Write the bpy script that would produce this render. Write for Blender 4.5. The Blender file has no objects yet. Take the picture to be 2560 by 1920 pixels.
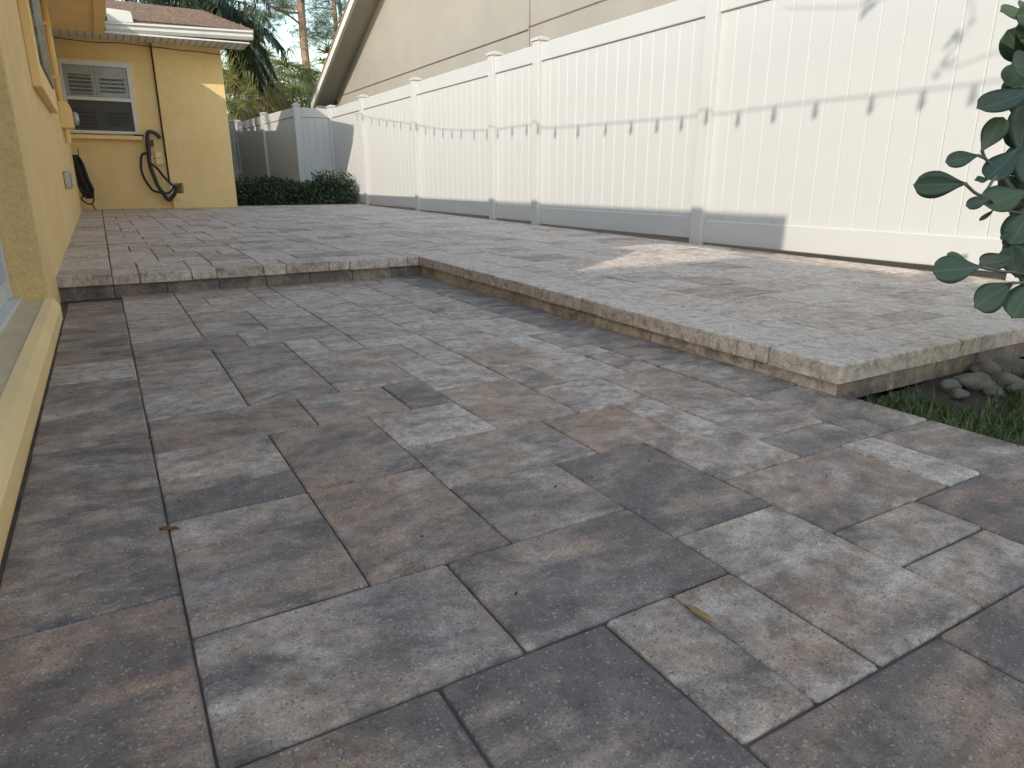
import bpy, bmesh, math, random
from mathutils import Vector, Matrix
SC = bpy.context.scene
COL = SC.collection
RN = random.Random(7)

# ------------------------------------------------------------------ camera
F_PX, YAW, PITCH = 1701.6, .52821, .28916
CAM = Vector((-.0219, -.6824, .6262))
fw = Vector((math.sin(YAW)*math.cos(PITCH), math.cos(YAW)*math.cos(PITCH), -math.sin(PITCH)))
rt = Vector((math.cos(YAW), -math.sin(YAW), 0))
upv = rt.cross(fw)
cd = bpy.data.cameras.new("camera"); cam = bpy.data.objects.new("camera", cd); COL.objects.link(cam)
cam.matrix_world = Matrix.Translation(CAM) @ Matrix((rt, upv, -fw)).transposed().to_4x4()
cd.sensor_width = 36; cd.lens = F_PX/2560*36; cd.clip_start = .02; cd.clip_end = 2000
SC.camera = cam
# ------------------------------------------------------------------ sky, sun, exposure
SUND = Vector((1, .65, -.65)).normalized()          # the way the light travels
w = bpy.data.worlds.new("World"); SC.world = w; w.use_nodes = True
nt = w.node_tree; bg = nt.nodes["Background"]
sky = nt.nodes.new("ShaderNodeTexSky"); sky.sky_type = 'NISHITA'; sky.sun_disc = False
sky.sun_elevation = math.asin(-SUND.z); sky.sun_rotation = math.atan2(-SUND.x, -SUND.y)
sky.air_density = 1.6; sky.dust_density = 1.0; sky.ozone_density = 1.5
nt.links.new(sky.outputs[0], bg.inputs[0]); bg.inputs[1].default_value = .15
sl = bpy.data.lights.new("sun", 'SUN'); sl.energy = 2.0; sl.angle = math.radians(.53); sl.color = (1, .91, .78)
so = bpy.data.objects.new("sun", sl); COL.objects.link(so); so.location = (-8, -6, 9)
so.rotation_euler = SUND.to_track_quat('-Z', 'Y').to_euler()
vs = SC.view_settings; vs.view_transform = 'Standard'; vs.look = 'None'; vs.gamma = 1; vs.exposure = 1.05

# ------------------------------------------------------------------ helpers
class MB:
    def __init__(s): s.v = []; s.f = []
    def add(s, vs_, fs):
        o = len(s.v); s.v += [tuple(p) for p in vs_]; s.f += [tuple(i+o for i in f) for f in fs]; return s
    def box(s, a, b, ch=0):
        (x0, y0, z0), (x1, y1, z1) = a, b
        s.add([(x0,y0,z0),(x1,y0,z0),(x1,y1,z0),(x0,y1,z0),(x0,y0,z1),(x1,y0,z1),(x1,y1,z1),(x0,y1,z1)],
              [(3,2,1,0),(4,5,6,7),(0,1,5,4),(1,2,6,5),(2,3,7,6),(3,0,4,7)]); return s
    def prism(s, poly, axis, a, b):
        """poly: 2d outline; axis 'x','y','z' extruded from a to b"""
        def P(p, t): return {'x': (t, p[0], p[1]), 'y': (p[0], t, p[1]), 'z': (p[0], p[1], t)}[axis]
        n = len(poly)
        s.add([P(p, a) for p in poly]+[P(p, b) for p in poly],
              [tuple(range(n)), tuple(range(2*n-1, n-1, -1))]+[(i, i+n, (i+1) % n+n, (i+1) % n) for i in range(n)]); return s
    def tube(s, pts, r, n=6, r2=None, cap=True):
        pts = [Vector(p) for p in pts]; m_ = len(pts); o = len(s.v)
        up = Vector((0, 0, 1)); prev = None
        for k, p in enumerate(pts):
            t = (pts[min(k+1, m_-1)]-pts[max(k-1, 0)])
            t = t.normalized() if t.length > 1e-9 else up
            if prev is None:
                a = t.cross(Vector((1, 0, 0)) if abs(t.x) < .8 else up).normalized()
            else:
                a = (prev - t*prev.dot(t)); a = a.normalized() if a.length > 1e-6 else t.orthogonal().normalized()
            prev = a; b = t.cross(a)
            rr = r if r2 is None else r+(r2-r)*k/max(1, m_-1)
            if isinstance(r, (list, tuple)): rr = r[k]
            for i in range(n):
                q = 2*math.pi*i/n; s.v.append(tuple(p+(a*math.cos(q)+b*math.sin(q))*rr))
        for k in range(m_-1):
            for i in range(n):
                s.f.append((o+k*n+i, o+k*n+(i+1) % n, o+(k+1)*n+(i+1) % n, o+(k+1)*n+i))
        if cap:
            s.f.append(tuple(o+i for i in range(n))[::-1]); s.f.append(tuple(o+(m_-1)*n+i for i in range(n)))
        return s
    def mesh(s, name, mat=None, smooth=False, fix=True):
        me = bpy.data.meshes.new(name); me.from_pydata(s.v, [], s.f)
        if fix:
            bm = bmesh.new(); bm.from_mesh(me); bmesh.ops.recalc_face_normals(bm, faces=bm.faces); bm.to_mesh(me); bm.free()
        if mat: me.materials.append(mat)
        if smooth: me.polygons.foreach_set("use_smooth", [True]*len(me.polygons))
        me.update(); return me
    def obj(s, name, mat, parent=None, smooth=False, bevel=0, fix=True, **kw):
        return link(name, s.mesh(name, mat, smooth, fix), parent, bevel, **kw)

def link(name, me, parent=None, bevel=0, loc=None, rot=None, label=None, cat=None, group=None, kind=None):
    o = bpy.data.objects.new(name, me); COL.objects.link(o)
    if parent: o.parent = parent
    if loc is not None: o.location = loc
    if rot is not None: o.rotation_euler = rot
    if bevel:
        b = o.modifiers.new("bevel", 'BEVEL'); b.width = bevel; b.segments = 2; b.limit_method = 'ANGLE'
    tag(o, label, cat, group, kind); return o
def tag(o, label=None, cat=None, group=None, kind=None):
    if label: o["label"] = label
    if cat: o["category"] = cat
    if group: o["group"] = group
    if kind: o["kind"] = kind
    return o
def thing(name, label, cat, loc=(0, 0, 0), group=None, rot=None):
    return link(name, None, None, 0, loc, rot, label, cat, group)
def spline(pts, n=8):
    P = [Vector(p) for p in pts]; out = []
    for i in range(len(P)-1):
        a, b, c, d = P[max(i-1, 0)], P[i], P[i+1], P[min(i+2, len(P)-1)]
        for k in range(n):
            t = k/n
            out.append(.5*((2*b)+(c-a)*t+(2*a-5*b+4*c-d)*t*t+(3*b-a-3*c+d)*t**3))
    out.append(P[-1]); return out

# ------------------------------------------------------------------ materials
def nodes(name):
    m_ = bpy.data.materials.new(name); m_.use_nodes = True; n = m_.node_tree; b = n.nodes["Principled BSDF"]; return m_, n, b
def N(n, typ, **kw):
    x = n.nodes.new(typ)
    for k, v in kw.items():
        if k == 'ins':
            for a, b in v.items(): x.inputs[a].default_value = b
        else: setattr(x, k, v)
    return x
def ramp(n, stops, src=None):
    r = N(n, "ShaderNodeValToRGB"); e = r.color_ramp.elements
    while len(e) < len(stops): e.new(.5)
    for k, (p, c) in enumerate(stops): e[k].position = p; e[k].color = (*c, 1) if len(c) == 3 else c
    if src: n.links.new(src, r.inputs[0])
    return r
def mixc(n, fac, a, b, mode='MIX'):
    x = N(n, "ShaderNodeMix", data_type='RGBA', blend_type=mode)
    for s_, v in ((x.inputs[0], fac), (x.inputs[6], a), (x.inputs[7], b)):
        if isinstance(v, (int, float)): s_.default_value = v
        elif isinstance(v, tuple): s_.default_value = (*v, 1) if len(v) == 3 else v
        else: n.links.new(v, s_)
    return x.outputs[2]
def math_(n, op, a, b=0., c=None, clamp=False):
    x = N(n, "ShaderNodeMath", operation=op, use_clamp=clamp)
    for s_, v in zip(x.inputs, (a, b, c)):
        if v is None: continue
        if isinstance(v, (int, float)): s_.default_value = v
        else: n.links.new(v, s_)
    return x.outputs[0]
def bump(n, b, h, strength, dist, prev=None):
    x = N(n, "ShaderNodeBump", ins={'Strength': strength, 'Distance': dist}); n.links.new(h, x.inputs['Height'])
    if prev: n.links.new(prev, x.inputs['Normal'])
    n.links.new(x.outputs[0], b.inputs['Normal']); return x.outputs[0]
def noise(n, vec, scale, detail=3, rough=.55, dist=0., w_=None):
    x = N(n, "ShaderNodeTexNoise", ins={'Scale': scale, 'Detail': detail, 'Roughness': rough, 'Distortion': dist})
    if vec: n.links.new(vec, x.inputs['Vector'])
    if w_ is not None:
        x.noise_dimensions = '4D'; n.links.new(w_, x.inputs['W'])
    return x.outputs['Fac']
def simple(name, col, rough=.6, var=.12, scale=6., bmp=0., bscale=80., metal=0., spec=.5, grime=None):
    m_, n, b = nodes(name); tc = N(n, "ShaderNodeTexCoord").outputs['Object']
    f = noise(n, tc, scale, 4)
    lo = tuple(c*(1-var) for c in col); hi = tuple(min(1, c*(1+var)) for c in col)
    c = ramp(n, [(.3, lo), (.7, hi)], f).outputs[0]
    if grime:
        g = noise(n, tc, grime[1], 6, .7); k = ramp(n, [(grime[2], (0, 0, 0)), (grime[2]+.22, (1, 1, 1))], g).outputs[0]
        c = mixc(n, math_(n, 'MULTIPLY', k, grime[3]), c, grime[0])
    n.links.new(c, b.inputs['Base Color']); b.inputs['Roughness'].default_value = rough
    b.inputs['Metallic'].default_value = metal; b.inputs['Specular IOR Level'].default_value = spec
    if bmp: bump(n, b, noise(n, tc, bscale, 5, .6), bmp, .004)
    return m_

def paver_mat(name, typ):
    m_, n, b = nodes(name); L = n.links
    tc = N(n, "ShaderNodeTexCoord").outputs['Object']
    def at(k): return N(n, "ShaderNodeAttribute", attribute_type=typ, attribute_name=k).outputs['Fac']
    rnd, tone, brn = at('rnd'), at('tone'), at('brn')
    wv = math_(n, 'MULTIPLY', rnd, 91.7)
    # swirl streaks: coordinates turned by a random angle and stretched
    ang = math_(n, 'MULTIPLY', math_(n, 'SUBTRACT', math_(n, 'FRACT', math_(n, 'MULTIPLY', rnd, 7.99)), .5), .9)
    rot = N(n, "ShaderNodeVectorRotate", rotation_type='Z_AXIS'); L.new(tc, rot.inputs['Vector']); L.new(ang, rot.inputs['Angle'])
    mp = N(n, "ShaderNodeMapping"); mp.inputs['Scale'].default_value = (1.0, 1.9, 1.0); L.new(rot.outputs[0], mp.inputs[0])
    big = noise(n, mp.outputs[0], 5.6, 7, .66, .35, wv)
    mid = noise(n, tc, 24, 6, .78, .3, wv)
    grain = noise(n, tc, 75, 4, .75)
    def mask(nz, thr, wd, sh=None, gr=.28):
        q = math_(n, 'ADD', math_(n, 'MULTIPLY', nz, 1-gr), math_(n, 'MULTIPLY', math_(n, 'ADD', math_(n, 'MULTIPLY', mid, .6), math_(n, 'MULTIPLY', grain, .4)), gr))
        if sh is not None: q = math_(n, 'ADD', q, sh)
        return ramp(n, [(thr, (0, 0, 0)), (thr+wd, (1, 1, 1))], q).outputs[0]
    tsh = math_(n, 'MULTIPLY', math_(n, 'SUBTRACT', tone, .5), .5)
    def nz(k, sc, d=.35): return noise(n, mp.outputs[0], sc, 6, .68, d, math_(n, 'ADD', wv, k))
    hue = mask(nz(3.3, 2.6), .47, .20)
    c = mixc(n, hue, (.372, .283, .215), (.355, .308, .288))                      # warm taupe / cool grey body
    c = mixc(n, math_(n, 'MULTIPLY', mask(nz(17.7, 5.4), .48, .15, tsh), .78), c, (.62, .535, .46))       # pale bloom
    bsh = math_(n, 'MULTIPLY', math_(n, 'SUBTRACT', brn, .5), .34)
    c = mixc(n, math_(n, 'MULTIPLY', mask(nz(29.1, 4.8), .48, .14, bsh), .72), c, (.33, .20, .125))      # rusty brown
    c = mixc(n, math_(n, 'MULTIPLY', mask(big, .482, .13, math_(n, 'MULTIPLY', tsh, -1.)), .82), c, (.102, .088, .085))   # charcoal
    c = mixc(n, .8, c, ramp(n, [(.36, (.42, .41, .41)), (.5, (1, 1, 1)), (.64, (1.42, 1.4, 1.38))], mid).outputs[0], 'MULTIPLY')
    # aggregate: pale chips and dark pits of uneven size
    wob = N(n, "ShaderNodeVectorMath", operation='SCALE'); nz = N(n, "ShaderNodeTexNoise", ins={'Scale': 160., 'Detail': 2.}); L.new(tc, nz.inputs[0]); L.new(nz.outputs['Color'], wob.inputs[0]); wob.inputs['Scale'].default_value = .006
    wv2 = N(n, "ShaderNodeVectorMath", operation='ADD'); L.new(tc, wv2.inputs[0]); L.new(wob.outputs[0], wv2.inputs[1])
    def chips(scale, lim, lo):
        vo = N(n, "ShaderNodeTexVoronoi", ins={'Scale': scale, 'Randomness': 1.}); L.new(wv2.outputs[0], vo.inputs['Vector'])
        h_ = N(n, "ShaderNodeSeparateColor"); L.new(vo.outputs['Color'], h_.inputs[0])
        sz = math_(n, 'LESS_THAN', vo.outputs['Distance'], math_(n, 'MULTIPLY', h_.outputs[2], lim))
        return math_(n, 'MULTIPLY', sz, math_(n, 'GREATER_THAN', h_.outputs[0], lo)), math_(n, 'MULTIPLY', sz, math_(n, 'LESS_THAN', h_.outputs[1], 1-lo))
    ch, pit = chips(230., .55, .80); ch2, pit2 = chips(120., .42, .93)
    c = mixc(n, math_(n, 'MULTIPLY', ch, .26), c, (.74, .69, .61)); c = mixc(n, math_(n, 'MULTIPLY', ch2, .26), c, (.70, .65, .57))
    c = mixc(n, math_(n, 'MULTIPLY', pit, .62), c, (.07, .065, .062)); c = mixc(n, math_(n, 'MULTIPLY', pit2, .6), c, (.06, .055, .052))
    fine = noise(n, tc, 260, 3, .75)
    c = mixc(n, .75, c, ramp(n, [(.28, (.42, .42, .42)), (.5, (1, 1, 1)), (.74, (1.5, 1.5, 1.5))], fine).outputs[0], 'MULTIPLY')
    L.new(c, b.inputs['Base Color'])
    L.new(ramp(n, [(.3, (.46,)*3), (.7, (.70,)*3)], mid).outputs[0], b.inputs['Roughness'])
    b.inputs['Specular IOR Level'].default_value = .5
    h1 = math_(n, 'SUBTRACT', math_(n, 'ADD', math_(n, 'ADD', fine, grain), math_(n, 'MULTIPLY', mid, .8)), math_(n, 'MULTIPLY', pit2, 1.2))
    bump(n, b, h1, .9, .003)
    return m_
M = {}
M['paver'] = paver_mat('paver_concrete', 'OBJECT'); M['paver_far'] = paver_mat('paver_concrete_joined', 'GEOMETRY')
M['sand'] = simple('joint_sand', (.075, .066, .058), .95, .5, 9, .6, 300, grime=((.22, .19, .16), 6, .55, .45))
def stucco_mat():
    m_, n, b = nodes('yellow_stucco'); L = n.links; tc = N(n, "ShaderNodeTexCoord").outputs['Object']
    g1 = noise(n, tc, 1.7, 5, .6); g2 = noise(n, tc, 55, 4, .7)
    c = ramp(n, [(.3, (.80, .57, .25)), (.7, (.88, .645, .31))], g1).outputs[0]
    c = mixc(n, .8, c, ramp(n, [(.3, (.80, .79, .77)), (.55, (1.02, 1.02, 1.02))], g2).outputs[0], 'MULTIPLY')
    c = mixc(n, math_(n, 'MULTIPLY', ramp(n, [(.55, (0, 0, 0)), (.72, (1, 1, 1))], noise(n, tc, 3.1, 7, .75)).outputs[0], .35), c, (.62, .46, .24))
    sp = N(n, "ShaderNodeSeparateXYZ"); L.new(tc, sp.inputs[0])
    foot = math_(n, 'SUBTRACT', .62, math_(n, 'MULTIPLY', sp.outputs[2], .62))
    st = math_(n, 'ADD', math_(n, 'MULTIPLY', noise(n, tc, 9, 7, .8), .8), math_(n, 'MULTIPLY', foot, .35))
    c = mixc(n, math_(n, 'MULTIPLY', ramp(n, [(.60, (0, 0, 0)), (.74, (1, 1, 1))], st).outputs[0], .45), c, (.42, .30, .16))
    L.new(c, b.inputs['Base Color']); b.inputs['Roughness'].default_value = .88
    bump(n, b, math_(n, 'ADD', g2, noise(n, tc, 20, 4)), .85, .006); return m_
M['stucco'] = stucco_mat()
M['stucco_plain'] = simple('yellow_paint', (.86, .63, .30), .75, .06, 3, .12, 90)
M['soffit'] = simple('soffit_paint', (.82, .60, .30), .8, .05, 2)
M['vinyl'] = simple('white_vinyl', (.535, .54, .525), .45, .035, 1.2, grime=((.44, .43, .39), 1.3, .58, .35))
M['white'] = simple('white_aluminium', (.66, .65, .61), .45, .05, 5)
M['shutter'] = simple('shutter_paint', (.36, .36, .34), .6, .05, 5)
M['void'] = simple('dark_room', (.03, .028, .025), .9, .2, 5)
M['beige'] = simple('beige_stucco', (.325, .302, .265), .85, .06, 1.2, .8, 45, grime=((.31, .28, .235), 1.7, .55, .5))
M['beige_trim'] = simple('beige_trim', (.40, .375, .325), .7, .06, 2)
M['line'] = simple('dark_joint', (.19, .15, .11), .9, .2, 5)
M['shingle'] = simple('brown_shingle', (.20, .14, .105), .92, .35, 22, .5, 200, grime=((.30, .20, .15), 30, .5, .5))
M['black'] = simple('black_rubber', (.018, .017, .016), .5, .3, 20)
M['hook'] = simple('dark_iron', (.035, .028, .025), .45, .3, 15)
M['grey_metal'] = simple('grey_metal', (.42, .42, .40), .4, .15, 20, metal=.6)
M['slab'] = simple('porch_slab', (.68, .53, .33), .8, .12, 4, .2, 90, grime=((.40, .31, .2), 5, .55, .45))
M['door'] = simple('door_white', (.62, .63, .62), .45, .04, 2)
M['soil'] = simple('soil', (.045, .034, .026), .95, .35, 14, .8, 120)
M['groundm'] = simple('ground', (.09, .085, .05), .95, .3, 2, .6, 40)
M['gravel'] = simple('gravel', (.30, .25, .19), .95, .35, 60, .9, 160)
M['grass'] = simple('grass', (.055, .085, .025), .8, .45, 9)
M['rock'] = simple('river_rock', (.15, .135, .115), .85, .45, 16, .9, 60, grime=((.05, .04, .03), 14, .5, .7))
M['dead'] = simple('dry_leaf', (.38, .24, .10), .8, .3, 60)
M['dead2'] = simple('dry_leaf_brown', (.16, .08, .04), .8, .3, 60)
M['bark'] = simple('pine_bark', (.34, .225, .16), .95, .38, 7, 1., 25, grime=((.10, .075, .06), 9, .52, .8))
M['bough'] = simple('pale_bough', (.34, .30, .25), .9, .2, 10)
M['palmtrunk'] = simple('palm_trunk', (.16, .125, .095), .95, .4, 18, 1., 40)
def glass_mat():
    m_, n, b = nodes('window_glass'); b.inputs['Base Color'].default_value = (.55, .6, .6, 1); b.inputs['Roughness'].default_value = .03
    b.inputs['Alpha'].default_value = .10; b.inputs['Specular IOR Level'].default_value = .8; return m_
M['glass'] = glass_mat()
def screen_mat():
    m_, n, b = nodes('insect_screen'); b.inputs['Base Color'].default_value = (.06, .058, .055, 1); b.inputs['Roughness'].default_value = .8; b.inputs['Alpha'].default_value = .38; return m_
M['screen'] = screen_mat()
def leaf_mat(name, c1, c2, rough=.5, trans=.25):
    m_, n, b = nodes(name); L = n.links
    g = N(n, "ShaderNodeNewGeometry").outputs['Random Per Island']; tc = N(n, "ShaderNodeTexCoord").outputs['Object']
    f = math_(n, 'ADD', math_(n, 'MULTIPLY', g, .7), math_(n, 'MULTIPLY', noise(n, tc, 5, 2), .3))
    c = ramp(n, [(.15, c1), (.85, c2)], f).outputs[0]; L.new(c, b.inputs['Base Color']); b.inputs['Roughness'].default_value = rough
    t = N(n, "ShaderNodeBsdfTranslucent"); L.new(c, t.inputs[0]); mx = N(n, "ShaderNodeMixShader"); mx.inputs[0].default_value = trans
    L.new(b.outputs[0], mx.inputs[1]); L.new(t.outputs[0], mx.inputs[2]); L.new(mx.outputs[0], n.nodes["Material Output"].inputs[0]); return m_
M['pine'] = leaf_mat('pine_needles', (.045, .075, .025), (.13, .16, .05))
M['palm'] = leaf_mat('palm_leaf', (.10, .13, .03), (.32, .32, .09), .45)
M['palmdark'] = leaf_mat('dark_palm_leaf', (.022, .04, .018), (.06, .085, .03), .45)
M['palmdead'] = leaf_mat('dry_palm_leaf', (.20, .13, .06), (.36, .27, .13), .8)
M['hedge'] = leaf_mat('hedge_leaf', (.018, .035, .014), (.06, .10, .035), .45)
M['bush'] = leaf_mat('far_leaf', (.03, .05, .02), (.10, .14, .05), .6)
M['blade'] = leaf_mat('grass_blade', (.03, .06, .016), (.115, .155, .045), .6)
M['deadblade'] = leaf_mat('dry_grass_blade', (.16, .12, .06), (.30, .24, .13), .8)
def clusia_mat():
    m_, n, b = nodes('clusia_leaf'); L = n.links; tc = N(n, "ShaderNodeTexCoord").outputs['Object']
    r_ = N(n, "ShaderNodeObjectInfo").outputs['Random']
    c = ramp(n, [(0, (.045, .078, .058)), (.5, (.062, .108, .070)), (1, (.09, .14, .065))], r_).outputs[0]
    c = mixc(n, .5, c, ramp(n, [(.3, (.8, .8, .8)), (.7, (1.25, 1.25, 1.2))], noise(n, tc, 9, 3)).outputs[0], 'MULTIPLY')
    sp = N(n, "ShaderNodeSeparateXYZ"); L.new(tc, sp.inputs[0]); ay = math_(n, 'ABSOLUTE', sp.outputs[1])
    rib = ramp(n, [(.0, (1, 1, 1)), (.035, (0, 0, 0))], ay).outputs[0]
    ve = math_(n, 'SINE', math_(n, 'SUBTRACT', math_(n, 'MULTIPLY', sp.outputs[0], 70.), math_(n, 'MULTIPLY', ay, 60.)))
    c = mixc(n, math_(n, 'MULTIPLY', rib, .5), c, (.20, .24, .12)); c = mixc(n, math_(n, 'MULTIPLY', ramp(n, [(.75, (0, 0, 0)), (1., (1, 1, 1))], ve).outputs[0], .16), c, (.14, .19, .10))
    c = mixc(n, ramp(n, [(.66, (0, 0, 0)), (.72, (.7, .7, .7))], noise(n, tc, 6, 4, .7, 0, math_(n, 'MULTIPLY', r_, 40.))).outputs[0], c, (.15, .12, .05))
    L.new(c, b.inputs['Base Color']); b.inputs['Roughness'].default_value = .46
    t = N(n, "ShaderNodeBsdfTranslucent"); L.new(c, t.inputs[0]); mx = N(n, "ShaderNodeMixShader"); mx.inputs[0].default_value = .18
    L.new(b.outputs[0], mx.inputs[1]); L.new(t.outputs[0], mx.inputs[2]); L.new(mx.outputs[0], n.nodes["Material Output"].inputs[0]); return m_
M['clusia'] = clusia_mat()
M['stem'] = simple('green_stem', (.16, .15, .10), .7, .2, 20)
def mosaic_mat():
    m_, n, b = nodes('mosaic'); tc = N(n, "ShaderNodeTexCoord").outputs['Object']
    v = N(n, "ShaderNodeTexVoronoi", ins={'Scale': 22.}); n.links.new(tc, v.inputs[0])
    s_ = N(n, "ShaderNodeSeparateColor"); n.links.new(v.outputs['Color'], s_.inputs[0])
    c = ramp(n, [(0, (.03, .035, .025)), (.35, (.10, .115, .07)), (.65, (.21, .20, .13)), (1, (.32, .31, .24))], s_.outputs[0]).outputs[0]
    n.links.new(c, b.inputs[0]); b.inputs['Roughness'].default_value = .4; return m_
M['mosaic'] = mosaic_mat()

# ------------------------------------------------------------------ ground
MOD = .1333
SLOPE = .0098
def zup(y): return .132+SLOPE*(y-3.75)
g = MB(); g.add([(-160, -120, -.16), (160, -120, -.16), (160, 260, -.16), (-160, 260, -.16)], [(0, 1, 2, 3)])
g.obj('ground', M['groundm'], kind='structure')
bm_ = MB()
nx, ny = 26, 22
for j in range(ny+1):
    for i in range(nx+1):
        x = 1.872+3.2*i/nx; y = -2.6+3.13*j/ny
        bm_.v.append((x, y, -.035+.012*math.sin(x*5+y*3)+RN.uniform(-.006, .006)))
for j in range(ny):
    for i in range(nx):
        a = j*(nx+1)+i; bm_.f.append((a, a+1, a+nx+2, a+nx+1))
bm_.obj('planting_bed', M['soil'], kind='structure', smooth=True)

# ------------------------------------------------------------------ pavers
_pm = {}
def paver_mesh(wd, dp, th, var, mat):
    k = (round(wd, 3), round(dp, 3), round(th, 3), var, mat.name)
    if k in _pm: return _pm[k]
    me = bpy.data.meshes.new('paver'); v, f = paver_geo(wd, dp, th, random.Random(hash((k[0], k[1], var)) & 0xffff))
    me.from_pydata(v, [], f); me.materials.append(mat)
    me.polygons.foreach_set("use_smooth", [8 <= i < 16 for i in range(len(me.polygons))]); me.update()
    _pm[k] = me; return me
def paver_geo(wd, dp, th, R_, joint=None):
    joint = R_.uniform(.0028, .0048)
    """local frame: top face at z=0, centred"""
    hx, hy = wd/2-joint/2, dp/2-joint/2
    def ring(ins, z, cr):
        a, b_ = hx-ins, hy-ins
        pts = [(-a+cr, -b_), (a-cr, -b_), (a, -b_+cr), (a, b_-cr), (a-cr, b_), (-a+cr, b_), (-a, b_-cr), (-a, -b_+cr)]
        return [(x+jt[i][0], y+jt[i][1], z) for i, (x, y) in enumerate(pts)]
    jt = [(R_.uniform(-.0009, .0009), R_.uniform(-.0009, .0009)) for _ in range(8)]
    v = ring(0, -th, .003)+ring(0, -.0055, .004)+ring(.0016, -.0018, .005)+ring(.0055, 0, .006)
    f = []
    for k in range(3):
        for i in range(8): f.append((k*8+i, k*8+(i+1) % 8, k*8+8+(i+1) % 8, k*8+8+i))
    f.append(tuple(range(24, 32)))
    return v, f
def put_paver(name, parent, cx, cy, z, wd, dp, th=.06, tone=None, brn=None, tilt=0., jit=.0018, rz=0):
    o = link(name, paver_mesh(wd, dp, th, RN.randrange(3), M['paver']), parent)
    o.location = (cx, cy, z+RN.uniform(-jit, jit))
    o.rotation_euler = (tilt+RN.uniform(-.0034, .0034), RN.uniform(-.0034, .0034), rz)
    o['rnd'] = RN.random(); o['tone'] = RN.uniform(.52, .98) if tone is None else tone; o['brn'] = RN.uniform(.08, .6) if brn is None else brn
    return o

low = MB().box((-.30, -3.4, -.10), (14*MOD+.002, 3.83, -.0065)).obj('lower_patio', M['sand'], kind='structure')
# the laid pattern: i, j, width, depth in modules, (tone, brown)
T = [(0,0,3,2,.47,.2),(0,-2,2,2,.42,1.),(2,-3,2,3,.37,.25),(4,-2,1,2,.52,.45),(5,-2,1,2,.58,.5),(6,-2,2,3,.56,.3),(4,-4,3,2,.42,.8),(7,-4,2,2,.42,.6),
(3,0,3,2,.42,.4),(2,2,2,3,.48,.82),(0,2,2,2,.40,.6),(0,4,2,1,.5,.4),(0,5,2,1,.30,.3),(0,6,2,2,.55,.55),(0,8,3,2,.46,.8),(0,10,2,2,.62,.4),(0,12,2,3,.55,.6),
(0,15,2,1,.5,.75),(0,16,3,2,.36,.3),(0,18,2,1,.64,.4),(0,19,2,1,.6,.4),(0,20,2,3,.48,.55),(0,23,2,3,.5,.4),
(4,2,2,2,.50,.35),(6,1,2,3,.34,.35),(8,0,3,2,.52,.6),(11,0,1,2,.74,.2),(8,-1,2,1,.52,.3),(8,-2,2,1,.60,.2),(10,-2,2,2,.42,.9),(9,-4,3,2,.5,.4),
(4,4,3,2,.50,.35),(7,4,2,2,.56,.85),(9,4,1,2,.66,.2),(8,2,2,2,.58,.35),(10,2,2,1,.46,.3),(10,3,2,2,.56,.3),(10,5,2,3,.56,.7),
(2,5,2,3,.46,.8),(4,6,2,1,.66,.15),(4,7,2,1,.55,.25),(3,8,2,2,.50,.65),(5,8,1,2,.32,.1),(6,6,2,3,.58,.85),(8,6,2,2,.56,.2),
(6,9,2,2,.62,.15),(6,11,2,1,.62,.2),(8,8,1,2,.46,.2),(9,8,2,2,.62,.2),(11,8,1,2,.5,.3),(8,10,2,2,.56,.7),(10,10,2,1,.62,.25),
(2,10,2,3,.50,.5),(2,13,2,3,.42,.15),(4,10,2,2,.52,.45),(4,12,3,2,.58,.75),(4,14,1,2,.66,.25),(5,14,1,2,.58,.6),
(7,12,1,2,.62,.3),(8,12,2,2,.6,.3),(10,11,1,2,.7,.2),(11,11,1,2,.5,.4),(10,13,2,2,.58,.3),(10,15,2,1,.68,.2),
(6,14,2,1,.6,.3),(8,14,2,2,.58,.3),(6,15,2,2,.52,.35),(8,16,2,2,.62,.2),(10,16,1,2,.55,.3),(11,16,1,2,.46,.2),(6,17,2,3,.5,.4),(3,16,3,2,.46,.3),
(2,18,2,3,.45,.3),(4,18,2,2,.5,.45),(4,20,2,2,.52,.4),(2,21,2,1,.5,.5),(2,22,3,2,.52,.5),(5,22,1,2,.6,.3),(2,24,1,2,.48,.5),(3,24,2,2,.5,.5),(5,24,1,2,.5,.4),
(6,20,2,2,.52,.3),(6,22,2,3,.56,.3),(6,25,2,1,.5,.3),(8,18,2,2,.5,.3),(8,20,2,2,.5,.3),(8,22,2,2,.52,.3),(8,24,2,2,.5,.2),
(10,18,2,2,.46,.2),(10,20,2,3,.48,.2),(10,23,2,3,.46,.2)]
# rear border row, laid across in front of the step
i = 0
for w_ in (2, 3, 1, 2, 1, 2, 1): T.append((i, 26, w_, 2.4, RN.uniform(.4, .58), RN.uniform(.3, .6))); i += w_
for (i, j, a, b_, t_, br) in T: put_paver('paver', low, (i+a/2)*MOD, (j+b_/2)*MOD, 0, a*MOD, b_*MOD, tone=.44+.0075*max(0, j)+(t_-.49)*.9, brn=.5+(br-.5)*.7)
j = -3
for h_, t_, br in ((3,.40,.85),(3,.38,.7),(3,.42,.6),(3,.40,.6),(2,.46,.6),(3,.46,.4),(2,.62,.35),(2,.44,.6),(3,.46,.5),(3,.46,.6),(2.4+1,.42,.6)):
    put_paver('paver', low, -MOD+.006, (j+h_/2)*MOD, 0, 2*MOD-.012, h_*MOD, tone=t_, brn=br); j += h_
j = -7
for h_ in (3, 3, 3, 3, 3, 2, 3, 3, 2, 3, 2, 3, 3.4):
    put_paver('paver', low, 13*MOD, (j+h_/2)*MOD, 0, 2*MOD, h_*MOD, tone=RN.uniform(.40, .5), brn=.25 if j > 1 else .45); j += h_

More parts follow.
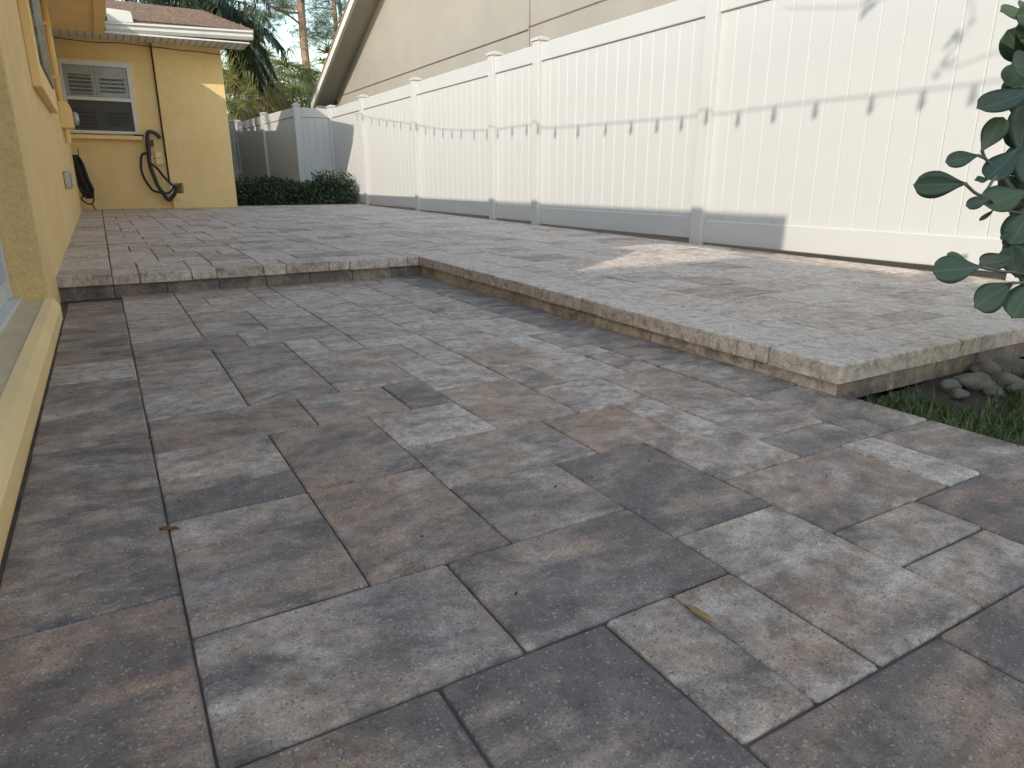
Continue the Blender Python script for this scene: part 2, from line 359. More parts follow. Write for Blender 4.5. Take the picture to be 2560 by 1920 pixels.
# ---- upper patio, sloping very slightly up to the far house
XL, YF, YB = 1.815, .516, 3.737          # lip edge of the right leg, its front edge, lip edge of the back leg
up_b = MB()
def zb(y): return zup(y)-.0075
for (x0, y0, x1, y1) in ((-.30, YB+.07, 4.22, 12.45), (XL+.06, YF+.06, 4.22, YB+.0699)):
    up_b.add([(x0,y0,-.05),(x1,y0,-.05),(x1,y1,-.05),(x0,y1,-.05),(x0,y0,zb(y0)),(x1,y0,zb(y0)),(x1,y1,zb(y1)),(x0,y1,zb(y1))],
             [(3,2,1,0),(4,5,6,7),(0,1,5,4),(1,2,6,5),(2,3,7,6),(3,0,4,7)])
M['sand_dark'] = simple('joint_sand_dark', (.05, .045, .04), .95, .4, 9, .6, 300)
upo = up_b.obj('upper_patio', M['sand_dark'], kind='structure')
TILT = math.atan(SLOPE)
MX = .1356
x = -.300
for a, t_, br in ((2,.42,.6),(1,.50,.5),(2,.52,.45),(1,.48,.5),(2,.42,.6),(1,.62,.2),(2,.40,.55),(1,.60,.2),(2,.6,.2),(1,.66,.2),(.597,.5,.1)):
    put_paver('coping_paver', upo, x+a*MX/2, YB+MX, zup(YB), a*MX, 2*MX, .059, t_+.2, br-.3, TILT); x += a*MX
y = YF
for a in (2,1,1,3,2,1,3,2,3,1,2,3,2.5):
    if y+a*MOD > YB+2*MX: a = (YB+2*MX-y)/MOD
    put_paver('coping_paver', upo, XL+MOD, y+a*MOD/2, zup(y+a*MOD/2), 2*MOD, a*MOD, .059, RN.uniform(.74, .94), .08, TILT); y += a*MOD
x = XL+2*MOD
for a in (1,2,1,3,2,2,3,2,2):
    put_paver('coping_paver', upo, x+a*MOD/2, YF+MOD, zup(YF+MOD), a*MOD, 2*MOD, .059, RN.uniform(.74, .94), .08, TILT); x += a*MOD
# riser blocks under the lip
def riser(a, b_, tone=None):
    me = MB()
    d = (Vector(b_)-Vector(a)); L_ = d.length; d.normalize(); nrm = Vector((-d.y, d.x, 0))
    z1 = max(zup(min(a[1], b_[1]))-.0595, .02)
    me.prism([(-L_/2+.0015, -.03), (L_/2-.0015, -.03), (L_/2-.0015, z1), (-L_/2+.0015, z1)], 'y', -.0, .05)
    o = me.obj('riser_block', M['paver'], upo, bevel=.003); o.location = (Vector(a)+Vector(b_))/2; o.rotation_euler = (0, 0, math.atan2(d.y, d.x))
    o['rnd'] = RN.random(); o['tone'] = RN.uniform(.34, .5) if tone is None else tone; o['brn'] = RN.uniform(.25, .5)
xs = [-.295, -.029, .24, .526, .803, 1.07, 1.35, 1.626, XL+.022]
for a, b_ in zip(xs, xs[1:]): riser((a, YB+.034, 0), (b_, YB+.034, 0), RN.uniform(.3, .42))
ys = [YF+.0195, .851, 1.11, 1.378, 1.643, 1.91, 2.18, 2.45, 2.71, 2.98, 3.25, 3.51, YB+.033]
for a, b_ in zip(ys, ys[1:]): riser((XL+.020, b_, 0), (XL+.020, a, 0), RN.uniform(.56, .7))
xs = [XL+.0205+.27*k for k in range(9)]
for a, b_ in zip(xs, xs[1:]): riser((a, YF+.020, 0), (b_, YF+.020, 0), RN.uniform(.4, .5))
# field pavers: random fill of an integer grid with the same five shapes
def fill(ni, nj, R_, ok=lambda i, j: True):
    occ = [[not ok(i, j) for i in range(ni)] for j in range(nj)]; out = []
    for j in range(nj):
        for i in range(ni):
            if occ[j][i]: continue
            opts = [(2,2),(3,2),(2,3),(2,1),(1,2),(2,2),(3,2)]; R_.shuffle(opts); opts += [(1,2),(2,1),(1,1)]
            for a, b_ in opts:
                if i+a > ni or j+b_ > nj: continue
                if any(occ[j+q][i+p] for q in range(b_) for p in range(a)): continue
                # avoid leaving a one-wide sliver
                if a >= 2 and i+a < ni and not occ[j][i+a] and (i+a+1 >= ni or occ[j][i+a+1]) and R_.random() < .7: continue
                for q in range(b_):
                    for p in range(a): occ[j+q][i+p] = True
                out.append((i, j, a, b_)); break
    return out
R2 = random.Random(21)
field = []
j0 = YB+2*MX
NI, NJ = 31, int((12.42-j0)/MOD)
dxm = (4.21-(-.028))/NI
for (i, j, a, b_) in fill(NI, NJ, R2): field.append((-.028+(i+a/2)*dxm, j0+(j+b_/2)*MOD, a*dxm, b_*MOD))
x0 = XL+2*MOD; y0 = YF+2*MOD; ni = 16; nj = 22; dy = (j0-y0)/nj; dx = (4.21-x0)/ni
for (i, j, a, b_) in fill(ni, nj, R2): field.append((x0+(i+a/2)*dx, y0+(j+b_/2)*dy, a*dx, b_*dy))
y = j0
while y < 12.38:                                           # border course along the house wall
    a = R2.choice((1, 2, 2, 3))*MOD; a = min(a, 12.42-y); field.append((-.164, y+a/2, .27, a)); y += a
def px_area(c):
    P = Vector((c[0], c[1], zup(c[1])))-CAM; d = P.dot(fw); q = Vector((P.x, P.y, 0)).normalized()
    X = P.dot(rt)/d; return c[2]*c[3]*abs(P.normalized().z)/(d*d) if d > .2 and abs(X) < .8 else 0
field.sort(key=px_area, reverse=True)
for (cx, cy, a, b_) in field[:255]: put_paver('paver', upo, cx, cy, zup(cy), a-.0025, b_-.0025, .06, None, None, TILT)
fm = MB(); att = {'rnd': [], 'tone': [], 'brn': []}
for (cx, cy, a, b_) in field[255:]:
    v, f = paver_geo(a-.003, b_-.003, .03, RN); dz = RN.uniform(-.001, .001)
    fm.add([(px+cx, py+cy, pz+zup(py+cy)+dz) for px, py, pz in v], f)
    q = (RN.random(), RN.uniform(.54, .98), RN.uniform(.08, .55))
    for k, val in zip(att, q): att[k] += [val]*len(f)
me = fm.mesh('far_pavers', M['paver_far'], fix=False)
for k, vals in att.items():
    A = me.attributes.new(k, 'FLOAT', 'FACE'); A.data.foreach_set('value', vals)
link('far_pavers', me, upo, kind='stuff')

# ------------------------------------------------------------------ the yellow house
H = thing('yellow_house', 'yellow stucco house with brown shingle roof wrapping round the paved patio', 'house', (-.29, 7, 0))
H.location = (0, 0, 0)
def hp(name, mb, mat, parent=None, **kw): return mb.obj(name, M[mat], parent or H, **kw)
hp('wall', MB().box((-.49, 3.14, -.05), (-.29, 12.2, 2.615)), 'stucco', bevel=.008)
hp('wall', MB().box((-6, 12.0, -.05), (.985, 12.2, 2.66)), 'stucco').name = 'wall'
# proud bay of the far wall with a notch at its foot
hp('bay_wall', MB().prism([(.985,.60),(1.165,.60),(1.165,.44),(.985,.44),(.985,-.05),(1.965,-.05),(1.965,2.66),(.985,2.66)], 'y', 11.93, 12.2), 'stucco', bevel=.006)
hp('wall', MB().box((1.765, 12.203, -.05), (1.962, 19, 2.66)), 'stucco')
hp('end_wall', MB().box((-6, .76, -.05), (-.52, .96, 2.615)), 'stucco')
hp('porch_slab', MB().prism([(-1.6,-.05),(-.268,-.05),(-.266,.055),(-.285,.088),(-.31,.10),(-1.6,.10)], 'y', -3.2, 3.138), 'slab', smooth=False)
hp('slab_edge', MB().prism([(-.27,-.04),(-.262,-.04),(-.260,.056),(-.282,.092),(-.312,.104),(-.312,.096),(-.288,.086),(-.269,.054)], 'y', -3.2, 3.20), 'stucco_plain')
# white sliding door in the recess
D_ = hp('sliding_door', MB().box((-.50, .965, .125), (-.47, 3.06, 2.2)), 'glass')
for (y0, y1, z0, z1, xx) in ((.97,1.05,.12,2.2,-.44),(3.06,3.139,.12,2.2,-.43),(1.97,2.06,.12,2.2,-.44),(1.05,3.06,2.12,2.2,-.44),(1.05,3.06,.12,.2,-.44)):
    hp('door_frame', MB().box((-.52, y0+.001, z0), (xx, y1-.001, z1)), 'door', D_, bevel=.004)
hp('door_track', MB().box((-.56, .965, .10), (-.40, 3.138, .119)), 'white', D_, bevel=.003)
hp('header_wall', MB().box((-.52, .962, 2.201), (-.40, 3.139, 2.615)), 'stucco')
hp('room_back', MB().box((-2.6, .97, .0), (-2.5, 12, 2.6)), 'stucco_plain')
# roofs, soffits, gutters
hp('soffit', MB().box((-.60, 1.16, 2.618), (.228, 11.29, 2.634)), 'soffit')
hp('gutter', MB().prism([(.229,2.60),(.355,2.60),(.375,2.70),(.375,2.93),(.345,2.93),(.345,2.80),(.229,2.80)], 'y', .18, 11.31), 'stucco_plain')  # unseen near end extended past the roof to shade the fence foot
RM = hp('roof', MB().prism([(.345,2.79),(.37,2.915),(-3.4,4.12),(-7.2,2.9),(-7.2,2.64),(.228,2.64)], 'y', 1.15, 11.30), 'shingle')
hp('soffit', MB().prism([(-.28,2.64),(.39,2.64),(2.32,2.672),(2.32,2.69),(-.28,2.66)], 'y', 11.40, 12.0), 'white')
for k in range(26):
    x = -.18+k*.098; hp('soffit_groove', MB().box((x, 11.42, 2.636+max(0, x-.39)*.0166), (x+.007, 11.93, 2.6395+max(0, x-.39)*.0166)), 'line')
gz0 = lambda x: 2.665+(x-.39)*.035
gm = MB()
prof = [(11.50,0.),(11.41,0.),(11.385,.035),(11.385,.075),(11.36,.095),(11.36,.122),(11.372,.122),(11.372,.105),(11.395,.085),(11.50,.085)]
gm.add([(.385, y, gz0(.385)+z) for y, z in prof]+[(2.38, y, gz0(2.38)+z) for y, z in prof],
       [tuple(range(10)), tuple(range(19, 9, -1))]+[(i, i+10, (i+1) % 10+10, (i+1) % 10) for i in range(10)])
G_ = hp('gutter', gm, 'white')
hp('splash_guard', MB().prism([(.42,2.79),(.745,2.80),(.73,2.93),(.70,2.945),(.43,2.955)], 'y', 11.355, 11.362), 'white', G_)
RF = MB(); a_ = (2.40, 11.40, 2.862); b_ = (1.93, 13.24, 3.44)
RF.add([(-3, 11.40, 2.80), a_, b_, (-3, 13.24, 3.44), (1.99, 12.5, 2.862), (-3, 16, 2.86), (-3, 16, 2.7), (1.99, 12.5, 2.7), (2.40, 11.41, 2.76), (-3, 11.41, 2.70)],
       [(0,1,2,3),(1,4,2),(3,2,4,5),(5,4,7,6),(0,9,8,1),(1,8,7,4),(9,6,7,8),(0,3,5,6,9)])
RO = hp('roof', RF, 'shingle', fix=True)
# shingle courses: thin overlapping strips, slightly wavy
for k in range(12):
    t0, t1 = k/12, (k+1)/12
    def pt(t, x, dz): return (x, 11.40+1.84*t, 2.80+.64*t+(2.862-2.80)*(1-t)*(x+3)/5.4+dz)
    xr0, xr1 = 2.40-.47*t0, 2.40-.47*t1
    mb = MB(); n = 24; rr = [RN.uniform(0, .006) for _ in range(n+1)]
    for q in range(n+1):
        u_ = q/n; mb.v += [pt(t0-.006, .30+(xr0-.30)*u_, .018+rr[q]), pt(t1, .30+(xr1-.30)*u_, .004), pt(t0-.006, .30+(xr0-.30)*u_, .002)]
    for q in range(n): mb.f += [(3*q, 3*q+3, 3*q+4, 3*q+1), (3*q+2, 3*q+5, 3*q+3, 3*q)]
    mb.obj('shingle_course', M['shingle'], RO)
# unseen building mass added behind and left of the camera to shade the patio
TB = 10; cx, cy, cz = 3.9-TB, 2.63-.65*TB, .12+.65*TB
hp('sun_block_wall', MB().box((-12, -14, -.05), (cx-.35, cy-.35, cz-.15)), 'stucco')
hp('sun_block_roof', MB().add([(cx,cy,cz-.16),(cx,-15,cz-.16),(-13,-15,cz-.16),(-13,cy,cz-.16),(cx,cy,cz),(cx,-15,cz),(-13,-15,cz),(-13,cy,cz),(-8,cy-4,cz+.9),(-8,-11,cz+.9)],
   [(3,2,1,0),(0,1,5,4),(1,2,6,5),(2,3,7,6),(3,0,4,7),(4,5,9,8),(5,6,9),(6,7,8,9),(7,4,8)]), 'shingle')
hp('sun_leak_cover', MB().box((-6, .765, 2.617), (-.53, 1.145, 2.70)), 'soffit')  # slab added to stop sun leaking in over the end wall
# window of the far wall
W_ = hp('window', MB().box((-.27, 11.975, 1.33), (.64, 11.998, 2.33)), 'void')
fr = MB()
for a, b_ in (((-.275,11.945,2.27),(.645,11.985,2.335)), ((-.275,11.945,1.325),(.645,11.985,1.365)), ((-.275,11.945,1.366),(-.235,11.985,2.269)), ((.595,11.945,1.366),(.645,11.985,2.269)), ((-.234,11.94,1.79),(.594,11.972,1.835))): fr.box(a, b_)
fr.obj('window_frame', M['white'], W_)
hp('pane', MB().box((-.234, 11.962, 1.836), (.594, 11.966, 2.269)), 'glass', W_)
hp('pane', MB().box((-.234, 11.966, 1.366), (.594, 11.969, 1.789)), 'glass', W_)
def shutter(x0, x1, z0, z1, blank):
    s_ = MB()
    for a, b_ in (((x0,11.971,z0),(x0+.05,11.9745,z1)), ((x1-.05,11.971,z0),(x1,11.9745,z1)), ((x0+.051,11.971,z1-.12),(x1-.051,11.9745,z1)), ((x0+.051,11.971,z0),(x1-.051,11.9745,z0+.03))): s_.box(a, b_)
    o = s_.obj('shutter', M['shutter'], W_)
    n = 5
    for k in range(n):
        z = z0+.03+(z1-z0-.15)*(k+.5)/n
        h_ = .045 if blank else .007
        MB().box((x0+.052, 11.9705, z-h_), (x1-.052, 11.9735, z+h_)).obj('slat', M['shutter'], W_)
shutter(-.232, .16, 1.838, 2.267, False); shutter(.165, .59, 1.838, 2.267, True)
shutter(-.232, .16, 1.368, 1.788, False); shutter(.165, .59, 1.368, 1.788, True)
hp('insect_screen', MB().box((-.234, 11.955, 1.366), (.594, 11.957, 1.789)), 'screen', W_)
hp('window_sill', MB().box((-.285, 11.90, 1.245), (.675, 11.999, 1.30)), 'stucco_plain', W_, bevel=.006)
hp('window_reveal', MB().box((-.285, 11.955, 2.336), (.70, 11.999, 2.36)), 'stucco_plain', W_)
hp('window_reveal', MB().box((.646, 11.955, 1.301), (.70, 11.999, 2.335)), 'stucco_plain', W_)
# raised surround with mosaic on the side wall
S_ = MB()
for (y0, y1, z0, z1) in ((4.84,5.02,1.2,2.4),(6.7,6.88,1.2,2.4),(5.021,6.699,1.2,1.36),(5.021,6.699,2.2,2.4)): S_.box((-.289, y0, z0), (-.235, y1, z1))
so_ = S_.obj('wall_surround', M['stucco_plain'], H, bevel=.005)
MB().box((-.289, 5.15, 1.37), (-.222, 6.6, 2.19)).obj('mosaic_panel', M['mosaic'], so_)
# conduit, meter box, outlet
cm = MB(); cm.tube([(-.258, 9.25, 1.50), (-.258, 9.25, 2.61)], .034, 10)
hp('conduit', cm, 'stucco_plain', smooth=True)
for z in (1.75, 2.3): hp('conduit_strap', MB().box((-.289, 9.19, z), (-.218, 9.31, z+.03)), 'stucco_plain')
mbx = hp('meter_box', MB().prism([(-.289,1.22),(-.165,1.22),(-.165,1.43),(-.18,1.475),(-.21,1.50),(-.289,1.505)], 'y', 9.12, 9.42), 'stucco_plain', bevel=.006)
mg = MB(); mg.tube([(-.165, 9.27, 1.33), (-.125, 9.27, 1.33), (-.105, 9.27, 1.33)], [.075, .075, .045], 16)
hp('meter_glass', mg, 'grey_metal', mbx, smooth=True)
hp('pipe_stub', MB().tube([(-.25, 9.25, 1.06), (-.25, 9.25, 1.22)], .03, 8), 'stucco_plain')
ob = hp('outlet_box', MB().box((-.289, 7.05, .56), (-.235, 7.17, .72)), 'grey_metal', bevel=.01)
hp('outlet_cover', MB().box((-.2345, 7.06, .575), (-.222, 7.16, .705)), 'grey_metal', ob, bevel=.008)

# ------------------------------------------------------------------ things on the far wall
hs = thing('garden_hose', 'black hose looped over a dark hook on the far yellow wall', 'hose', (.78, 11.9, .35)); hs.location = (0, 0, 0)
def xz(L_, y): return [(a, y, b_) for a, b_ in L_]
MB().tube(spline(xz([(.738,1.101),(.724,.943),(.735,.808),(.764,.688),(.793,.567),(.848,.461),(.917,.346),(.994,.403),(1.043,.485),(1.07,.56)], 11.87)), .029, 8).obj('hose_loop', M['black'], hs, smooth=True)
MB().tube(spline(xz([(.70,1.05),(.639,1.028),(.609,.941),(.596,.791),(.625,.656),(.672,.559),(.722,.486),(.83,.455)], 11.86)), .019, 8).obj('hose_loop', M['black'], hs, smooth=True)
MB().tube(spline(xz([(.74,.90),(.826,.817),(.882,.721),(.941,.648),(1.0,.575),(1.04,.555)], 11.865)), .019, 8).obj('hose_loop', M['black'], hs, smooth=True)
MB().tube(spline(xz([(1.02,.55),(.981,.485),(.916,.447),(.85,.465)], 11.865)), .017, 8).obj('hose_loop', M['black'], hs, smooth=True)
hk = thing('hose_hook', 'dark curved hanger bolted to the yellow wall above the hose', 'hook', (.75, 11.95, 1.1)); hk.location = (0, 0, 0)
MB().tube(spline(xz([(.735,1.05),(.735,1.163),(.741,1.265),(.76,1.352),(.80,1.368),(.846,1.356),(.893,1.318),(.918,1.27)], 11.88)), [.03]*57, 8).obj('arm', M['hook'], hk, smooth=True)
MB().box((.728, 11.84, 1.158), (.819, 11.999, 1.249)).obj('mount', M['hook'], hk, bevel=.008)
MB().box((.735, 11.86, 1.02), (.765, 11.999, 1.157)).obj('back_plate', M['hook'], hk, bevel=.004)
bx_ = MB().box((.82, 11.955, .885), (.922, 11.999, 1.08)).obj('wall_box', M['stucco_plain'], H, bevel=.006)
MB().box((.822, 11.951, .978), (.92, 11.9548, .985)).obj('wall_box_seam', M['line'], bx_)
cb = thing('extension_cable', 'black cable coiled in long loops hanging in the corner beside the yellow wall', 'cable', (-.2, 11.7, .2)); cb.location = (0, 0, 0)
for k in range(20):
    cx = -.235+RN.uniform(-.04, .05); wdt = RN.uniform(.02, .06); zt = .97+RN.uniform(-.03, .03); zb_ = .40+RN.uniform(-.02, .09); yy = 11.75+RN.uniform(-.06, .06)
    sk = .055
    MB().tube(spline([(cx-wdt-sk/2, yy, zt-.05), (cx-sk/2, yy+.01, zt), (cx+wdt-sk/2, yy, zt-.06), (cx+wdt+sk/3, yy-.01, .65), (cx+wdt+sk, yy, zb_+.05), (cx+sk, yy, zb_), (cx-wdt+sk, yy, zb_+.06), (cx-wdt, yy, .68), (cx-wdt-sk/2, yy, zt-.05)], 6), .012, 6).obj('coil', M['black'], cb, smooth=True)
MB().tube(spline([(-.24,11.75,.42),(-.27,11.74,.37),(-.213,11.73,.313),(-.148,11.73,.301),(-.108,11.75,.376),(-.145,11.76,.46)], 6), .012, 6).obj('coil', M['black'], cb, smooth=True)
MB().tube(spline([(-.148,11.73,.301),(-.129,11.73,.27),(-.115,11.7,.212)], 6), .010, 6).obj('plug_end', M['black'], cb, smooth=True)
MB().tube([(-.20,11.99,1.10),(-.205,11.80,1.08),(-.21,11.76,.96)], .006, 6).obj('hanger', M['black'], cb)
wire = MB(); wp = []
for a, b_ in zip([(-.27,2.615),(.0,2.60),(.3,2.595),(.55,2.615),(.95,2.60),(1.0,2.60)], [(.0,2.60),(.3,2.595),(.55,2.615),(.95,2.60),(1.0,2.60),(1.05,2.61)]): wp.append((a[0], 11.91, a[1]-.01))
wp += [(1.15, 11.90, 2.585), (1.4, 11.90, 2.572), (1.65, 11.90, 2.575), (1.93, 11.90, 2.56), (1.99, 11.88, 2.60), (2.03, 11.75, 2.64)]
MB().tube(spline(wp, 5), .006, 5).obj('thin_wire', M['hook'], None, label='thin dark wire sagging along the wall just under the white gutter', cat='wire')
MB().tube([(.972,11.965,2.63),(.972,11.965,1.5),(.974,11.965,.62)], .011, 6).obj('drop_wire', M['hook'], H)
MB().box((.57, 11.90, 1.3005), (.70, 11.95, 1.325)).obj('window_latch', M['black'], W_, bevel=.004)

# ------------------------------------------------------------------ fence
FX = 4.30; TOP = 2.04
fence = thing('vinyl_fence', 'long white vinyl privacy fence of upright boards beside the upper patio', 'fence', (FX, 5, 0)); fence.location = (0, 0, 0)
def rail_prof(z0, z1, t=.028): return [(-t, z0+.006), (-t+.006, z0), (t-.006, z0), (t, z0+.006), (t, z1-.006), (t-.006, z1), (-t+.006, z1), (-t, z1-.006)]
_bm = {}
def board_mesh(wd, h_):
    k = (round(wd, 4), round(h_, 3))
    if k not in _bm:
        c = .0048; t = .011; a = wd/2-.0006
        _bm[k] = MB().prism([(-a, -t+c), (-a+c, -t), (a-c, -t), (a, -t+c), (a, t-c), (a-c, t), (-a+c, t), (-a, t-c)], 'z', 0, h_).mesh('board', M['vinyl'])
    return _bm[k]
def fence_run(F, P0, P1, posts, zl=lambda s_: .15, skip=0):
    """posts: distances along the run; every bay gets rails and boards"""
    P0 = Vector(P0); P1 = Vector(P1); d = (P1-P0).normalized(); rz = math.atan2(d.y, d.x)
    for s_ in posts[skip:]:
        p = P0+d*s_
        po = MB().box((-.063, -.063, -.3), (.063, .063, 2.085)).obj('post', M['vinyl'], F, bevel=.006, loc=(p.x, p.y, 0), rot=(0, 0, rz))
        cp = MB().add([(-.075,-.075,2.07),(.075,-.075,2.07),(.075,.075,2.07),(-.075,.075,2.07),(-.075,-.075,2.095),(.075,-.075,2.095),(.075,.075,2.095),(-.075,.075,2.095),(-.05,-.05,2.108),(.05,-.05,2.108),(.05,.05,2.108),(-.05,.05,2.108),(0,0,2.125)],
                 [(3,2,1,0),(0,1,5,4),(1,2,6,5),(2,3,7,6),(3,0,4,7),(4,5,9,8),(5,6,10,9),(6,7,11,10),(7,4,8,11),(8,9,12),(9,10,12),(10,11,12),(11,8,12)]).obj('post_cap', M['vinyl'], po)
    for a, b_ in zip(posts, posts[1:]):
        L_ = b_-a-.12; mid = P0+d*(a+b_)/2; z0 = zl((a+b_)/2); z1 = z0+.185
        for nm, lo, hi in (('bottom_rail', z0, z1), ('top_rail', TOP-.175, TOP)):
            MB().prism([(p[0], p[1]) for p in rail_prof(lo, hi)], 'x', -L_/2, L_/2).obj(nm, M['vinyl'], F, loc=(mid.x, mid.y, 0), rot=(0, 0, rz))
        n = max(1, round(L_/.1625)); wd = L_/n
        for k in range(n):
            p = P0+d*(a+.06+(k+.5)*wd)
            link('board', board_mesh(wd, TOP-.17-z1+.01), F, loc=(p.x, p.y, z1-.005), rot=(0, 0, rz))
PY = [-1.30, 1.14, 3.58, 6.12, 7.14, 9.58, 12.02, 14.05]
fence_run(fence, (FX, -1.3, 0), (FX, 15, 0), [y+1.3 for y in PY], lambda s_: max(.12, zup(s_-1.3)+.018))
far = thing('vinyl_fence', 'shaded white vinyl fence receding behind the low hedge past the yellow house', 'fence', (3.6, 15, 0)); far.location = (0, 0, 0)
fence_run(far, (4.30, 14.05, 0), (3.0, 14.05, 0), [.0, .70], lambda s_: .2, 1)
fence_run(far, (3.585, 14.06, 0), (3.22, 18.7, 0), [.0, 2.22, 4.62], lambda s_: .2, 1)
gate = thing('fence_gate', 'narrow white vinyl gate closing the gap between yellow house and far fence', 'gate', (2.6, 18.8, 0)); gate.location = (0, 0, 0)
fence_run(gate, (3.10, 18.85, 0), (1.98, 18.9, 0), [.0, 1.1], lambda s_: .2)

# gravel strip between patio and fence
MB().add([(4.2205,-2.6,-.1),(4.6,-2.6,-.1),(4.6,14,-.1),(4.2205,14,-.1),(4.2205,-2.6,zup(-2.6)-.015),(4.6,-2.6,zup(-2.6)-.015),(4.6,14,zup(14)-.015),(4.2205,14,zup(14)-.015)],[(3,2,1,0),(4,5,6,7),(0,1,5,4),(1,2,6,5),(2,3,7,6),(3,0,4,7)]).obj('gravel_strip', M['gravel'], kind='structure')
MB().box((1.97, 12.451, -.1), (4.219, 19, .17)).obj('hedge_bed', M['soil'], kind='structure')

# ------------------------------------------------------------------ neighbour's house
NB = thing('beige_house', 'beige stucco gable house standing behind the white fence', 'house', (6, 12, 0)); NB.location = (0, 0, 0)
def rake(y): return 2.76+.455*(19.4-y)
MB().prism([(8.5,-.1),(19.2,-.1),(19.2,rake(19.2)+.05),(11.0,rake(11.0)+.05),(8.5,rake(11.0)+.05)], 'x', 6.0, 6.2).obj('wall', M['beige'], NB)
MB().prism([(-6,-.1),(8.52,-.1),(8.52,6.2),(-6,6.2)], 'x', 5.62, 5.998).obj('wall', M['beige'], NB)
MB().box((6.2, 18.9, -.1), (12, 19.19, 2.8)).obj('wall', M['beige'], NB)
MB().box((5.985, 8.53, 2.845), (5.9995, 19.18, 2.86)).obj('wall_joint', M['line'], NB)
MB().box((5.612, -6, 2.735), (5.6195, 8.515, 2.752)).obj('wall_joint', M['line'], NB)
MB().box((5.612, 8.47, 1.5), (5.6195, 8.485, 6)).obj('wall_joint', M['line'], NB)
# rake: soffit board, fascia and roof
def slope_box(name, mat, x0, x1, ya, yb, z0, z1):
    mb = MB(); V = []
    for y in (ya, yb):
        for (x_, zz) in ((x0, z0), (x1, z0), (x1, z1), (x0, z1)): V.append((x_, y, rake(y)+zz))
    mb.add(V, [(0,1,2,3),(7,6,5,4),(0,4,5,1),(1,5,6,2),(2,6,7,3),(3,7,4,0)]); return mb.obj(name, M[mat], NB)
slope_box('rake_soffit', 'beige_trim', 5.50, 5.999, 11.0, 19.75, -.02, .03)
slope_box('rake_fascia', 'white', 5.43, 5.499, 11.0, 19.80, -.05, .13)
RB = slope_box('roof', 'shingle', 5.42, 12.5, 11.0, 19.80, .131, .20)
MB().box((5.5, 19.3, 2.45), (12, 19.78, 2.62)).obj('eave_box', M['beige_trim'], NB)

# ------------------------------------------------------------------ lawn, rocks
R3 = random.Random(5); gb = MB()
def blade(mb, x, y, z, h_, R_):
    a = R_.uniform(0, 6.28); wv = .0022; l = R_.uniform(.2, .9)*h_; dx, dy = math.cos(a), math.sin(a)
    o = len(mb.v)
    mb.v += [(x-dy*wv, y+dx*wv, z), (x+dy*wv, y-dx*wv, z), (x+dx*l*.4+dy*wv*.8, y+dy*l*.4-dx*wv*.8, z+h_*.6), (x+dx*l*.4-dy*wv*.8, y+dy*l*.4+dx*wv*.8, z+h_*.6), (x+dx*l, y+dy*l, z+h_*.95)]
    mb.f += [(o, o+1, o+2, o+3), (o+3, o+2, o+4)]
n = 0
while n < 15000:
    x = 1.862+1.5*R3.random()**1.3; y = -1.2+1.68*R3.random()
    if y > .34-.1*math.sin(x*4) and x > 2.12: continue
    blade(gb, x, y, -.04, R3.uniform(.02, .05)+(.03 if R3.random() < .15 else 0), R3); n += 1
db = MB()
for k in range(900): blade(db, 1.862+1.5*R3.random()**1.3, -1.2+1.5*R3.random(), -.038, R3.uniform(.01, .04), R3)
db.obj('dry_grass', M['deadblade'], fix=False, kind='stuff', label='dry straw coloured blades scattered through the lawn', cat='grass')
gb.obj('lawn_grass', M['blade'], fix=False, kind='stuff', label='short dark green grass beside the patio edge', cat='grass')
rocks = [(2.66,.44,.075),(2.50,.36,.055),(2.39,.42,.06),(2.58,.47,.06),(2.30,.44,.04),(2.45,.30,.05),(2.62,.33,.045),(2.75,.38,.06),(2.36,.34,.035),(2.54,.26,.04),(2.24,.38,.03)]
RL = ['largest grey river rock under the clusia against the step riser', 'middle-sized river rock in front of the largest one, at the grass', 'rounded river rock second from the patio corner, against the riser', 'flat river rock behind the others, touching the riser',
 'small river rock at the end of the row toward the patio corner', 'low river rock half sunk in the grass edge', 'river rock between the largest rock and the grass', 'river rock farthest from the patio corner', 'small dark river rock in front of the riser row', 'small river rock lying out in the grass', 'smallest river rock nearest the patio corner']
for k, (x, y, s_) in enumerate(rocks):
    s_ *= .72
    bm = bmesh.new(); bmesh.ops.create_icosphere(bm, subdivisions=3, radius=1)
    ph = [R3.uniform(0, 6) for _ in range(6)]
    for v in bm.verts:
        c = v.co.copy(); q = 1+.2*math.sin(2.3*c.x+ph[0])*math.cos(2*c.y+ph[1])+.12*math.sin(4*c.z+ph[2]+3*c.x)+.05*math.sin(9*c.y+ph[3])*math.sin(8*c.x+ph[4])
        v.co = Vector((c.x*s_*1.25, c.y*s_*.95, c.z*s_*.72))*q
    me = bpy.data.meshes.new('river_rock'); bm.to_mesh(me); bm.free(); me.materials.append(M['rock']); me.polygons.foreach_set("use_smooth", [True]*len(me.polygons))
    link('river_rock', me, None, loc=(x, y, -.03+s_*.45), rot=(0, 0, R3.uniform(0, 6)), label=RL[k], cat='rock', group='river rocks in the planting bed')

